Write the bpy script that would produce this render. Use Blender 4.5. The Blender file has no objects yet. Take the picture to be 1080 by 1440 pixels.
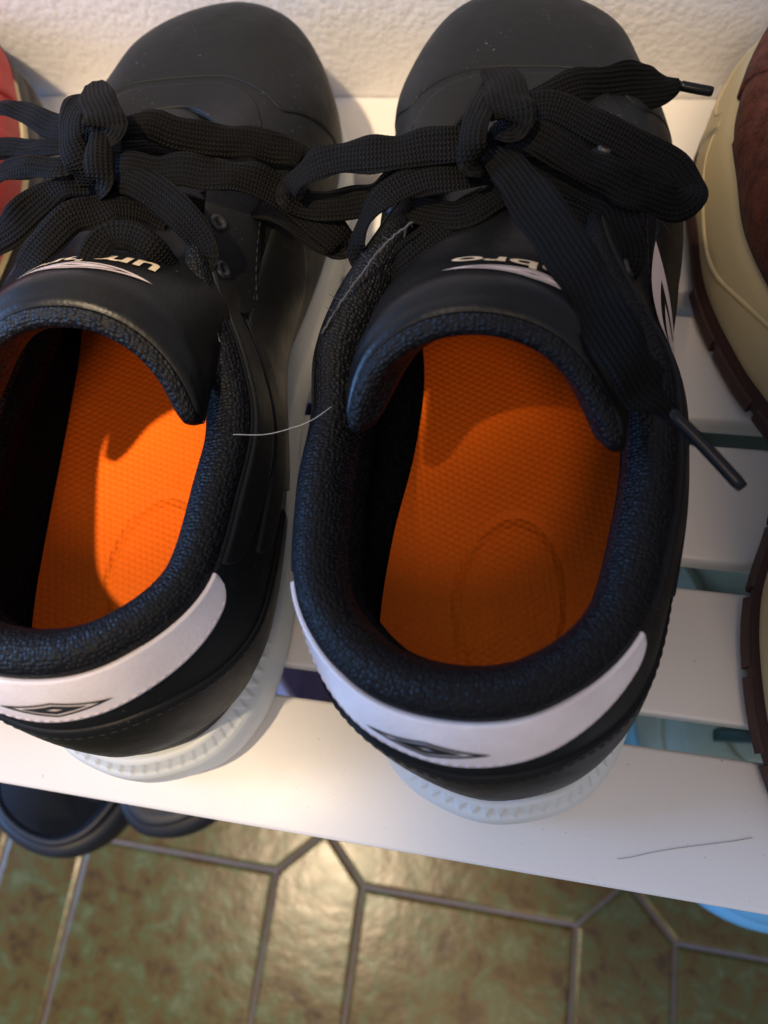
import bpy, math, random
import numpy as np
from mathutils import Vector, Matrix
random.seed(4); rng = np.random.default_rng(4)
S = bpy.context.scene
COL = S.collection

# ------------------------------------------------------------------ camera
FPX, HC = 1080.0, 0.27                       # focal length in photo pixels, lens height above the rack top
DIP, YAW, ROLL = (math.radians(a) for a in (69.5, -28.68, 21.55))
CF = np.array([math.sin(YAW)*math.cos(DIP), math.cos(YAW)*math.cos(DIP), -math.sin(DIP)])
_r = np.array([math.cos(YAW), -math.sin(YAW), 0.0]); _d = np.cross(CF, _r)
CR = math.cos(ROLL)*_r + math.sin(ROLL)*_d
CD = -math.sin(ROLL)*_r + math.cos(ROLL)*_d
CC = np.array([0.0, 0.098*HC, HC])
cam = bpy.data.cameras.new('camera'); cam_o = bpy.data.objects.new('camera', cam); COL.objects.link(cam_o)
cam_o.matrix_world = Matrix(((CR[0], -CD[0], -CF[0], CC[0]), (CR[1], -CD[1], -CF[1], CC[1]), (CR[2], -CD[2], -CF[2], CC[2]), (0, 0, 0, 1)))
cam.sensor_fit = 'VERTICAL'; cam.sensor_height = 36; cam.sensor_width = 27; cam.lens = 27
cam.clip_start = 0.01; cam.clip_end = 50
cam.dof.use_dof = True; cam.dof.focus_distance = 0.232; cam.dof.aperture_fstop = 8.5
S.camera = cam_o
def bp(u, v, z):                              # photo pixel + a height -> point
    d = CR*(u-540)/FPX + CD*(v-720)/FPX + CF
    return CC + d*((z-HC)/d[2])

# ------------------------------------------------------------------ light
W = bpy.data.worlds.new('World'); S.world = W; W.use_nodes = True
W.node_tree.nodes['Background'].inputs[0].default_value = (0.72, 0.80, 1.0, 1)
W.node_tree.nodes['Background'].inputs[1].default_value = 0.45
def aim(o, p, q):
    o.location = p; o.rotation_euler = (Vector(q)-Vector(p)).to_track_quat('-Z', 'Y').to_euler()
LDIR = Vector((-0.15, -0.26, 0.95)).normalized()
LPOS = Vector((-0.17, 0.16, 0.0))+LDIR*1.6
def lamp(name, tgt, energy, size, blend):
    l = bpy.data.lights.new(name, 'SPOT'); o = bpy.data.objects.new(name, l); COL.objects.link(o)
    l.energy = energy; l.color = (1.0, 0.77, 0.50); l.shadow_soft_size = 0.032; l.spot_size = math.radians(size); l.spot_blend = blend; aim(o, LPOS, tgt)
lamp('ceiling_lamp_cone', Vector((-0.185, 0.36, 0.0)), 122, 20, .45)       # one lamp as two cones, their edges shaped to imitate a phone's shadow
lamp('ceiling_lamp_cone', Vector((-0.335, -0.10, 0.0)), 74, 24.5, .26)  # added second cone, carries the lamp's light to the lower left and floor
l2 = bpy.data.lights.new('warm_fill', 'AREA'); lo2 = bpy.data.objects.new('warm_fill', l2); COL.objects.link(lo2)  # added warm fill, no known source; lifts the wall and the shaded slats
l2.energy = 5.5; l2.color = (1.0, 0.70, 0.45); l2.shape = 'DISK'; l2.size = 0.5
aim(lo2, (0.2, -0.9, 1.6), (0, 0.3, 0))
l3 = bpy.data.lights.new('window_light', 'AREA'); lo3 = bpy.data.objects.new('window_light', l3); COL.objects.link(lo3)
l3.energy = 38.0; l3.color = (0.22, 0.47, 1.0); l3.shape = 'RECTANGLE'; l3.size = 0.7; l3.size_y = 0.9
aim(lo3, (-1.65, -0.02, 0.46), (0, 0.1, 0.0))
S.view_settings.view_transform = 'Standard'; S.view_settings.look = 'None'; S.view_settings.exposure = 0; S.view_settings.gamma = 1
S.render.engine = 'CYCLES'; S.cycles.use_denoising = True; S.cycles.max_bounces = 8
S.cycles.use_adaptive_sampling = False

# ------------------------------------------------------------------ materials
class NB:
    def __init__(s, name):
        s.m = bpy.data.materials.new(name); s.m.use_nodes = True; s.t = s.m.node_tree; s.n = s.t.nodes
        s.b = s.n['Principled BSDF']; s._g = {}
    def link(s, a, b): s.t.links.new(a, b)
    def new(s, kind, **kw):
        n = s.n.new(kind)
        for k, v in kw.items(): setattr(n, k, v)
        return n
    def co(s, which='Object'):
        if 'tc' not in s._g: s._g['tc'] = s.new('ShaderNodeTexCoord')
        return s._g['tc'].outputs[which]
    def val(s, sock, v):
        if hasattr(v, 'is_output'): s.link(v, sock)
        else: sock.default_value = v
    def math(s, op, a, b=0.0, c=0.0):
        n = s.new('ShaderNodeMath', operation=op); s.val(n.inputs[0], a); s.val(n.inputs[1], b); s.val(n.inputs[2], c); return n.outputs[0]
    def sep(s, v):
        n = s.new('ShaderNodeSeparateXYZ'); s.link(v, n.inputs[0]); return n.outputs
    def noise(s, scale, detail=3, rough=.55, co=None, dist=0):
        n = s.new('ShaderNodeTexNoise'); n.inputs['Scale'].default_value = scale; n.inputs['Detail'].default_value = detail
        n.inputs['Roughness'].default_value = rough; n.inputs['Distortion'].default_value = dist
        s.link(co if co is not None else s.co(), n.inputs['Vector']); return n.outputs['Fac']
    def vor(s, scale, co=None, feature='F1', rnd=1.0):
        n = s.new('ShaderNodeTexVoronoi', feature=feature); n.inputs['Scale'].default_value = scale; n.inputs['Randomness'].default_value = rnd
        s.link(co if co is not None else s.co(), n.inputs['Vector']); return n
    def ramp(s, fac, stops):
        n = s.new('ShaderNodeValToRGB'); s.link(fac, n.inputs[0]); e = n.color_ramp.elements
        while len(e) < len(stops): e.new(0.5)
        for el, (p, c) in zip(e, stops): el.position = p; el.color = (*c, 1)
        return n.outputs[0]
    def mix(s, fac, a, b):
        n = s.new('ShaderNodeMix', data_type='RGBA')
        s.val(n.inputs[0], fac); 
        for sk, v in ((n.inputs[6], a), (n.inputs[7], b)):
            if hasattr(v, 'is_output'): s.link(v, sk)
            else: sk.default_value = (*v, 1)
        return n.outputs[2]
    def bump(s, h, strength, dist):
        n = s.new('ShaderNodeBump'); n.inputs['Strength'].default_value = strength; n.inputs['Distance'].default_value = dist
        s.link(h, n.inputs['Height'])
        if 'bump' in s._g: s.link(s._g['bump'], n.inputs['Normal'])
        s._g['bump'] = n.outputs[0]; s.link(n.outputs[0], s.b.inputs['Normal'])
    def set(s, color=None, rough=None, spec=None, sheen=None, coat=None, metal=None, sss=None):
        i = s.b.inputs
        if color is not None:
            if hasattr(color, 'is_output'): s.link(color, i['Base Color'])
            else: i['Base Color'].default_value = (*color, 1)
        if rough is not None: s.val(i['Roughness'], rough)
        if spec is not None: i['Specular IOR Level'].default_value = spec
        if sheen is not None: i['Sheen Weight'].default_value = sheen; i['Sheen Roughness'].default_value = .4
        if coat is not None: i['Coat Weight'].default_value = coat; i['Coat Roughness'].default_value = .15
        if metal is not None: i['Metallic'].default_value = metal
        return s.m

def leather(name, c, rough=.42, grain=900, spec=.5, bump=.25):
    b = NB(name); n = b.noise(60, 4)
    b.set(b.mix(n, tuple(x*.75 for x in c), tuple(min(1, x*1.3) for x in c)), b.math('MULTIPLY_ADD', b.noise(150, 3), .25, rough-.12), spec)
    v = b.vor(grain); b.bump(v.outputs['Distance'], bump, .00025); b.bump(b.noise(25, 2), .35, .0015)
    return b.m
def dusty(name, c, rough=.5):                 # worn black synthetic with pale dust specks and scuffs
    b = NB(name); n = b.noise(55, 5)
    base = b.mix(n, tuple(x*.7 for x in c), tuple(x*1.35 for x in c))
    sp = b.math('GREATER_THAN', b.noise(900, 1), .735)
    sp = b.math('MULTIPLY', sp, b.math('GREATER_THAN', b.noise(40, 2), .52))
    b.set(b.mix(b.math('MULTIPLY', sp, .22), base, (.35, .33, .31)), b.math('MULTIPLY_ADD', b.noise(110, 4), .28, rough-.14), .15)
    v = b.vor(1100); b.bump(v.outputs['Distance'], .22, .0002); b.bump(b.noise(22, 3), .5, .0016)
    mp = b.new('ShaderNodeMapping'); b.link(b.co(), mp.inputs[0]); mp.inputs['Scale'].default_value = (9, 26, 18)   # flex creases across the foot
    b.bump(b.noise(1.0, 4, .6, mp.outputs[0], .6), .28, .0020)
    return b.m
def weave(name, c, cell, c2, strength=.9, depth=.0004, rough=.55, spec=.2):    # open mesh of tiny knitted loops
    b = NB(name); v = b.vor(1.0/cell, b.co('UV'), rnd=.6)
    d = v.outputs['Distance']; h = b.math('SUBTRACT', 1.0, b.math('MULTIPLY', d, 1.5)); h = b.math('MAXIMUM', h, 0.0)
    h2 = b.math('ADD', h, b.math('MULTIPLY', b.noise(1400, 2), .5))
    b.set(b.mix(h, c, c2), b.math('MULTIPLY_ADD', b.noise(70, 2), .2, rough-.1), spec)
    b.bump(h2, strength, depth); b.bump(b.noise(60, 3), .3, .0012)
    return b.m
def lace_mat(name, c=(.0042, .0041, .0040)):
    b = NB(name); uv = b.sep(b.co('UV'))
    ribs = b.math('SINE', b.math('MULTIPLY', uv[1], 2*math.pi/.0014))           # rows of chain stitches along the lace
    chain = b.math('SINE', b.math('ADD', b.math('MULTIPLY', uv[0], 2*math.pi/.0011), b.math('MULTIPLY', ribs, 1.1)))
    h = b.math('ADD', b.math('MULTIPLY_ADD', ribs, .28, .5), b.math('MULTIPLY', chain, .22))
    h2 = b.math('ADD', h, b.math('MULTIPLY', b.noise(2200, 2), .5))
    lint = b.math('MULTIPLY', b.math('GREATER_THAN', b.noise(1500, 1), .75), .3)
    b.set(b.mix(lint, b.mix(h, tuple(x*.5 for x in c), tuple(x*2.0 for x in c)), (.05, .046, .04)), .65, .07, 0)
    b.bump(h2, .9, .0006)
    return b.m
def painted(name, c, rough=.38):
    b = NB(name); n = b.noise(9, 4); sp = b.math('MAXIMUM', b.math('GREATER_THAN', b.noise(420, 1), .77), b.math('MULTIPLY', b.math('GREATER_THAN', b.noise(900, 1), .74), .5))
    col = b.mix(b.math('MULTIPLY', n, .35), c, tuple(x*.86 for x in c)); col = b.mix(b.math('MULTIPLY', sp, .35), col, (.25, .18, .13))
    b.set(col, b.math('MULTIPLY_ADD', b.noise(30, 3), .2, rough-.1), .5); b.bump(b.noise(180, 3), .12, .0005); b.bump(b.noise(14, 2), .1, .002)
    return b.m

M = {}
M['black'] = dusty('black_synthetic_leather', (.0095, .0105, .0110), .52)
M['black_panel'] = dusty('black_panel_leather', (.0095, .0098, .0105), .46)
M['binding'] = leather('glossy_black_binding', (.006, .006, .006), .36, 700, .22)
M['piping'] = leather('glossy_black_piping', (.006, .006, .007), .24, 300, .7, .06)
M['knit'] = weave('black_padded_knit', (.0016, .0017, .0022), .0011, (.0085, .0095, .0125), 1.0, .00042, .50, .20)
M['lining'] = weave('black_lining_knit', (.0060, .0060, .0070), .00125, (.0170, .0170, .0190), .9, .0004, .9, .0)
M['lace'] = lace_mat('black_flat_lace')
M['aglet'] = leather('aglet_plastic', (.005, .005, .006), .30, 300, .28, .05)
M['tab'] = leather('pinkish_white_synthetic', (.83, .715, .71), .42, 800)
M['print_black'] = NB('black_print').set((.015, .015, .015), .45)
M['print_gold'] = NB('pale_gold_print').set((.75, .60, .40), .42)
M['print_white'] = NB('pinkish_print').set((.70, .58, .53), .45)
M['thread'] = NB('black_thread').set((.008, .008, .008), .7)
M['thread_white'] = NB('white_thread').set((.62, .52, .52), .7)
M['fray'] = NB('frayed_grey_thread').set((.055, .058, .066), .8)
M['hair'] = NB('pale_hair').set((.55, .52, .48), .4)
M['dark_hair'] = NB('dark_hair').set((.30, .26, .24), .5)
def rubber(name, c, rough=.5):
    b = NB(name); n = b.noise(40, 4)
    b.set(b.mix(n, tuple(x*.9 for x in c), c), rough, .45); b.bump(b.noise(500, 2), .15, .0003); return b.m
M['sole'] = rubber('pale_grey_rubber', (.70, .73, .72), .45)
def insole_mat():
    b = NB('orange_foam_fabric'); co = b.co(); x, y, z = b.sep(co); k = 2*math.pi/.0021
    c = [b.math('COSINE', b.math('ADD', b.math('MULTIPLY', x, k*math.cos(a)), b.math('MULTIPLY', y, k*math.sin(a)))) for a in (.2, .2+math.pi/3, .2+2*math.pi/3)]
    h = b.math('MULTIPLY_ADD', b.math('ADD', b.math('ADD', c[0], c[1]), c[2]), .22, .34)
    # pressed oval of the heel pad
    ex = b.math('DIVIDE', b.math('SUBTRACT', x, 0.002), .0170); ey = b.math('DIVIDE', b.math('SUBTRACT', y, .064), .029)
    r = b.math('SQRT', b.math('ADD', b.math('MULTIPLY', ex, ex), b.math('MULTIPLY', ey, ey)))
    g = b.math('SUBTRACT', 1.0, b.math('MULTIPLY', b.math('ABSOLUTE', b.math('SUBTRACT', r, 1.0)), 9.0)); g = b.math('MAXIMUM', g, 0.0)
    n = b.noise(30, 3)
    col = b.mix(n, (.95, .136, .002), (.98, .182, .003)); col = b.mix(b.math('MULTIPLY', b.math('SUBTRACT', 1.0, h), .12), col, (.60, .055, .002))
    b.set(col, .72, .22, .1)
    b.bump(b.math('ADD', b.math('MULTIPLY', h, b.math('MULTIPLY_ADD', b.noise(45, 3), .9, .25)), b.math('MULTIPLY', b.noise(1200, 2), .45)), .7, .0006)
    b.bump(b.math('MULTIPLY', g, -1.0), .85, .0011)
    return b.m
M['insole'] = insole_mat()
M['white_paint'] = painted('white_rack_paint', (.80, .765, .72))

def wall_mat():
    b = NB('rough_cream_plaster'); h1 = b.noise(380, 4, .6); v = b.vor(330); v2 = b.vor(170)
    h = b.math('ADD', b.math('MULTIPLY', v.outputs['Distance'], -.8), h1); h = b.math('ADD', h, b.math('MULTIPLY', v2.outputs['Distance'], -.7))
    b.set(b.mix(b.noise(7, 3), (.79, .765, .75), (.84, .815, .80)), .75, .3); b.bump(h, .42, .0007); return b.m
M['wall'] = wall_mat()
def tile_mat():
    b = NB('glazed_olive_tile'); oi = b.new('ShaderNodeObjectInfo'); co = b.co('Object')
    add = b.new('ShaderNodeVectorMath', operation='ADD'); b.link(co, add.inputs[0])
    sc = b.new('ShaderNodeVectorMath', operation='SCALE'); b.link(oi.outputs['Location'], sc.inputs[0]); sc.inputs[3].default_value = 3.1; b.link(sc.outputs[0], add.inputs[1])
    p = add.outputs[0]
    c = b.ramp(b.noise(60, 7, .72, p, .5), [(.37, (.028, .013, .003)), (.445, (.086, .046, .006)), (.50, (.082, .064, .011)), (.55, (.060, .076, .020)), (.64, (.105, .130, .052))])
    c = b.mix(b.math('MULTIPLY', b.noise(9, 3, .5, p), .35), c, (.12, .068, .011))
    b.set(c, b.math('MULTIPLY_ADD', b.noise(60, 3, .5, p), .12, .20), .42)
    b.bump(b.noise(150, 2, .5, p, .2), .3, .0005); b.bump(b.noise(22, 2, .5, p), .35, .0015); return b.m
M['tile'] = tile_mat()
b = NB('grey_grout'); b.set(b.mix(b.noise(120, 4), (.16, .135, .13), (.23, .20, .20)), .9, .2); b.bump(b.noise(500, 3), .5, .001); M['grout'] = b.m
def suede(name, c):
    b = NB(name); n = b.ramp(b.noise(150, 8, .78), [(.36, (0, 0, 0)), (.64, (1, 1, 1))]); b.set(b.mix(n, tuple(x*.5 for x in c), tuple(x*1.6 for x in c)), .95, .05, .08)
    b.bump(b.noise(900, 3), .8, .0009); b.bump(b.noise(38, 4), .9, .0045); return b.m
M['maroon'] = suede('maroon_suede', (.120, .034, .017))
M['maroon_dark'] = suede('dark_maroon_textile', (.06, .016, .011))
M['outsole'] = rubber('dark_maroon_rubber', (.050, .019, .015), .55)
M['cream'] = rubber('cream_foam', (.62, .50, .27), .5)
M['tan'] = rubber('tan_rubber', (.42, .20, .06), .5)
M['red'] = leather('red_synthetic', (.42, .022, .018), .5, 500)
M['dark_rubber'] = rubber('charcoal_rubber', (.035, .034, .035), .55)
M['navy'] = suede('navy_felt', (.017, .023, .045))
M['navy_rubber'] = rubber('navy_rubber', (.010, .013, .022), .5)
M['neon'] = rubber('neon_green_rubber', (.16, .55, .02), .5)
M['mint'] = leather('mint_green_synthetic', (.27, .37, .31), .5, 400)
M['mint_dark'] = leather('dark_teal_synthetic', (.03, .075, .07), .5, 400)
M['lilac'] = leather('lilac_synthetic', (.66, .57, .76), .5, 400)
M['sky_blue'] = rubber('light_blue_foam', (.16, .48, .74), .45)
M['pale'] = rubber('white_foam', (.72, .74, .76), .5)

# ------------------------------------------------------------------ mesh helpers
def obj(name, verts, faces, mat, parent=None, smooth=True, uvs=None):
    me = bpy.data.meshes.new(name); me.from_pydata([tuple(map(float, v)) for v in verts], [], faces); 
    if uvs is not None:
        ul = me.uv_layers.new(name='UVMap'); li = np.empty(len(me.loops), dtype=np.int32); me.loops.foreach_get('vertex_index', li)
        ul.data.foreach_set('uv', np.asarray(uvs, dtype=np.float32)[li].ravel())
    me.materials.append(mat)
    if smooth: me.polygons.foreach_set('use_smooth', [True]*len(me.polygons))
    me.update(); o = bpy.data.objects.new(name, me); COL.objects.link(o)
    if parent is not None: o.parent = parent
    return o
def grid(A, wrap_u=False, wrap_v=False, flip=False):      # A[u][v] -> verts, faces
    nu, nv = A.shape[:2]; F = []
    for i in range(nu if wrap_u else nu-1):
        for j in range(nv if wrap_v else nv-1):
            q = (i*nv+j, ((i+1) % nu)*nv+j, ((i+1) % nu)*nv+(j+1) % nv, i*nv+(j+1) % nv)
            F.append(q[::-1] if flip else q)
    return A.reshape(-1, 3), F
def uv_of(A):                                             # metric uv along both directions
    du = np.linalg.norm(np.diff(A, axis=0), axis=2).mean(axis=1); dv = np.linalg.norm(np.diff(A, axis=1), axis=2).mean(axis=0)
    U = np.concatenate([[0], np.cumsum(du)]); V = np.concatenate([[0], np.cumsum(dv)])
    return np.stack(np.meshgrid(U, V, indexing='ij'), -1).reshape(-1, 2)
def tag(o, label, cat, group=None, kind=None):
    o['label'] = label; o['category'] = cat
    if group: o['group'] = group
    if kind: o['kind'] = kind
    return o
def empty(name, loc=(0, 0, 0), rz=0.0):
    o = bpy.data.objects.new(name, None); COL.objects.link(o); o.empty_display_size = .02; o.location = loc; o.rotation_euler = (0, 0, rz); return o
def box(x0, x1, y0, y1, z0, z1, bev=.001, seg=2):
    import bmesh
    bm = bmesh.new(); bmesh.ops.create_cube(bm, size=1)
    for v in bm.verts: v.co = Vector(((x0+x1)/2+v.co.x*(x1-x0), (y0+y1)/2+v.co.y*(y1-y0), (z0+z1)/2+v.co.z*(z1-z0)))
    if bev: bmesh.ops.bevel(bm, geom=bm.edges[:], offset=bev, segments=seg, affect='EDGES', profile=.6)
    V = [tuple(v.co) for v in bm.verts]; F = [tuple(v.index for v in f.verts) for f in bm.faces]
    bm.verts.index_update(); F = [tuple(v.index for v in f.verts) for f in bm.faces]; bm.free(); return V, F
def herm(ts, P, t, periodic=None):                        # smooth interpolation through (ts, P)
    ts = np.asarray(ts, float); P = np.asarray(P, float)
    if periodic:
        ts = np.concatenate([ts[-3:]-periodic, ts, ts[:3]+periodic]); P = np.concatenate([P[-3:], P, P[:3]])
    m = np.zeros_like(P)
    m[1:-1] = (P[2:]-P[:-2])/(ts[2:]-ts[:-2])[:, None]
    m[0] = (P[1]-P[0])/(ts[1]-ts[0]); m[-1] = (P[-1]-P[-2])/(ts[-1]-ts[-2])
    t = np.atleast_1d(np.asarray(t, float)); k = np.clip(np.searchsorted(ts, t, side='right')-1, 0, len(ts)-2)
    h = (ts[k+1]-ts[k])[:, None]; s = ((t-ts[k])[:, None])/h
    return (2*s**3-3*s**2+1)*P[k] + (s**3-2*s**2+s)*h*m[k] + (-2*s**3+3*s**2)*P[k+1] + (s**3-s**2)*h*m[k+1]
def sm(a, b, x): 
    x = np.clip((np.asarray(x, float)-a)/(b-a), 0, 1); return x*x*(3-2*x)
def nrm(v): return v/np.maximum(np.linalg.norm(v, axis=-1, keepdims=True), 1e-9)
def tube(P, r, n=8, cap=True):                            # round tube through points
    P = np.asarray(P, float); T = nrm(np.gradient(P, axis=0)); up = np.array([0, 0, 1.0]); r = np.broadcast_to(r, (len(P),))
    A = []
    for p, t, rr in zip(P, T, r):
        a = np.cross(t, up); a = a/np.linalg.norm(a) if np.linalg.norm(a) > 1e-4 else np.array([1., 0, 0]); c = np.cross(a, t)
        A.append([p+rr*(math.cos(q)*a+math.sin(q)*c) for q in np.linspace(0, 2*math.pi, n, endpoint=False)])
    A = np.array(A); V, F = grid(A, wrap_v=True)
    if cap: F = F+[tuple(range(n)), tuple((len(P)-1)*n+i for i in range(n))[::-1]]
    return V, F
def join(parts):
    V = []; F = []; k = 0
    for v, f in parts:
        V += [tuple(x) for x in v]; F += [tuple(i+k for i in q) for q in f]; k += len(v)
    return V, F

# ------------------------------------------------------------------ the setting: wall, floor
FLOOR = -0.30; YW = 0.3165
def sheet(name, P, mat):
    o = obj(name, P, [(0, 1, 2, 3)], mat, smooth=False); o['kind'] = 'structure'; return o
wall = sheet('wall', [(-1.6, YW, FLOOR-.01), (1.6, YW, FLOOR-.01), (1.6, YW, 1.2), (-1.6, YW, 1.2)], M['wall'])
floor = sheet('floor', [(-1.6, -1.3, FLOOR-.0008), (1.6, -1.3, FLOOR-.0008), (1.6, YW, FLOOR-.0008), (-1.6, YW, FLOOR-.0008)], M['grout'])
# square tiles framed by pointed picket tiles; corners of one square come from the photograph
c0 = bp(388, 1225, FLOOR); c1 = bp(127, 1167, FLOOR); c2 = bp(510, 1247, FLOOR); c3 = bp(810, 1302, FLOOR)
SQ = ((c0[0]-c1[0])+(c3[0]-c2[0]))/2; PK = (c2[0]-c0[0]); PER = SQ+PK; TX = c2[0]; TY = (c0[1]+c2[1])/2
G = .0012
def tile_mesh(name, poly):
    poly = np.array(poly); n = len(poly); e = .0016
    c = poly.mean(0)
    def shrink(d):
        out = []
        for i in range(n):
            p0, p, p1 = poly[i-1], poly[i], poly[(i+1) % n]
            d0 = (p-p0)/np.linalg.norm(p-p0); d1 = (p1-p)/np.linalg.norm(p1-p)
            n0 = np.array([-d0[1], d0[0]]); n1 = np.array([-d1[1], d1[0]]); m = (n0+n1); m = m/max(1e-6, (1+n0@n1)); out.append(p+m*d)
        return np.array(out)
    R = [np.c_[shrink(G), np.full(n, -.005)], np.c_[shrink(G), np.full(n, -.0005)], np.c_[shrink(G+e*.4), np.full(n, .0006)], np.c_[shrink(G+e*1.6), np.full(n, .001)]]
    V, F = grid(np.array(R), wrap_v=True); F = F+[tuple(3*n+i for i in range(n))]
    F = [f[::-1] if False else f for f in F]
    me = bpy.data.meshes.new(name); me.from_pydata([tuple(v) for v in V], [], F); me.materials.append(M['tile']); me.update(); return me
h, k = SQ/2, PK/2
me_sq = tile_mesh('square_tile', [(-h, -h), (h, -h), (h, h), (-h, h)])
me_v = tile_mesh('picket_tile', [(k, -h), (k, h), (0, h+k), (-k, h), (-k, -h), (0, -h-k)])
me_h = tile_mesh('picket_tile', [(-h, -k), (h, -k), (h+k, 0), (h, k), (-h, k), (-h-k, 0)])
for i in range(-4, 5):
    for j in range(-3, 3):
        cx = TX+SQ/2+i*PER; cy = TY-SQ/2+j*PER
        for me, dx, dy in ((me_sq, 0, 0), (me_v, -(h+k), 0), (me_h, 0, h+k)):
            if cy+dy+h+k > YW-.002 or cy+dy < -.62: continue
            o = bpy.data.objects.new(me.name.split('.')[0], me); COL.objects.link(o); o.parent = floor; o.location = (cx+dx, cy+dy, FLOOR)

# ------------------------------------------------------------------ the rack
rack = tag(empty('shoe_rack', (0, .158, FLOOR)), 'white painted slatted wooden shoe rack standing against the rough wall', 'shoe rack')
SW, SG, ST = .1622*HC, .0395*HC, .0125
def rp(name, x0, x1, y0, y1, z0, z1, bev=.0013):
    V, F = box(x0, x1, y0-.158, y1-.158, z0-FLOOR, z1-FLOOR, bev); return obj(name, V, F, M['white_paint'], rack)
X0, X1 = -.50, .36
for i in range(6):
    y = i*(SW+SG); rp('slat', X0, X1, y, y+SW, -ST, 0)
LZ = -.165
for i in range(6):
    y = .004+i*(SW+SG); rp('lower_slat', X0+.021, X1-.021, y, min(y+SW, .314), LZ-ST, LZ)
for x in (X0+.0, X1-.020):
    rp('leg', x, x+.020, .006, .036, FLOOR+.0011, -ST-.0004); rp('leg', x, x+.020, .276, .306, FLOOR+.0011, -ST-.0004)
    rp('side_rail', x+.002, x+.018, .0365, .2755, -.045, -.0135); rp('side_rail', x+.002, x+.018, .0365, .2755, LZ-.046, LZ-.0135)
# a fine scratch-like hair on the front slat
hv = [bp(u, v, .0004) for u, v in ((868, 1208), (885, 1206), (915, 1199), (950, 1193), (990, 1188), (1030, 1183), (1058, 1178))]
V, F = tube(hv, .00009, 5); tag(obj('hair_strand', V, F, M['dark_hair']), 'thin dark hair lying on the front slat beside the maroon shoe', 'hair')

# ------------------------------------------------------------------ shoe geometry
HALF = [(0, 0, 0), (.055, .019, .0045), (.095, .030, .0125), (.15, .0385, .028), (.21, .0425, .050), (.30, .0445, .082), (.385, .0455, .112), (.465, .047, .140),
        (.55, .0505, .170), (.635, .0525, .200), (.705, .0502, .225), (.765, .0448, .246), (.825, .0365, .266), (.875, .0295, .281), (.92, .0185, .291), (.96, .0045, .2975), (1, -.011, .300)]
MED = [(.055, -.019, .0045), (.095, -.030, .0125), (.15, -.0385, .028), (.21, -.0425, .050), (.30, -.0425, .082), (.385, -.0395, .112), (.465, -.0400, .140),
       (.55, -.0465, .170), (.635, -.0515, .200), (.705, -.0530, .225), (.765, -.0538, .246), (.825, -.0485, .266), (.875, -.0415, .281), (.92, -.0335, .291), (.96, -.0230, .2975)]
EH0 = [(0, 0, .0280, .0905), (.10, .0215, .0335, .0895), (.19, .0400, .0510, .0855), (.27, .0485, .078, .0800), (.35, .0500, .103, .0765), (.42, .0455, .125, .0780), (.48, .0375, .1425, .0830),
      (.54, .0300, .157, .0860), (.62, .0250, .178, .0830), (.70, .0215, .200, .0770), (.78, .0175, .2170, .0715), (.87, .0105, .2265, .0690), (1, -.003, .2295, .0680)]
EH = EH0
def edge_table(e, lat={}, med={}):
    f = lambda d: [p if p[0] not in d else (p[0],)+d[p[0]] for p in e]
    return f(lat), f(med)
HEEL = {0: (0, .0225, .0905), .10: (.0225, .0280, .0895), .19: (.0410, .0470, .0855)}
FRONT = {.70: (.0225, .197, .0785), .78: (.0185, .2120, .0745), .87: (.0110, .2200, .0725), 1: (-.003, .2225, .0720)}
EDGE_R = edge_table(EH0, {**HEEL, **FRONT, .42: (.0475, .125, .0785)}, {**HEEL, **FRONT, .42: (.0515, .123, .0785), .48: (.0460, .1410, .0815), .54: (.0345, .160, .0860), .62: (.0265, .180, .0840)})
EDGE_L = edge_table(EH0, {**HEEL, **FRONT}, {**HEEL, **FRONT, .27: (.0450, .078, .0800), .35: (.0450, .101, .0765), .42: (.0395, .121, .0785), .48: (.0325, .138, .0825), .54: (.0275, .154, .0855), .62: (.0240, .176, .0835)})
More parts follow.
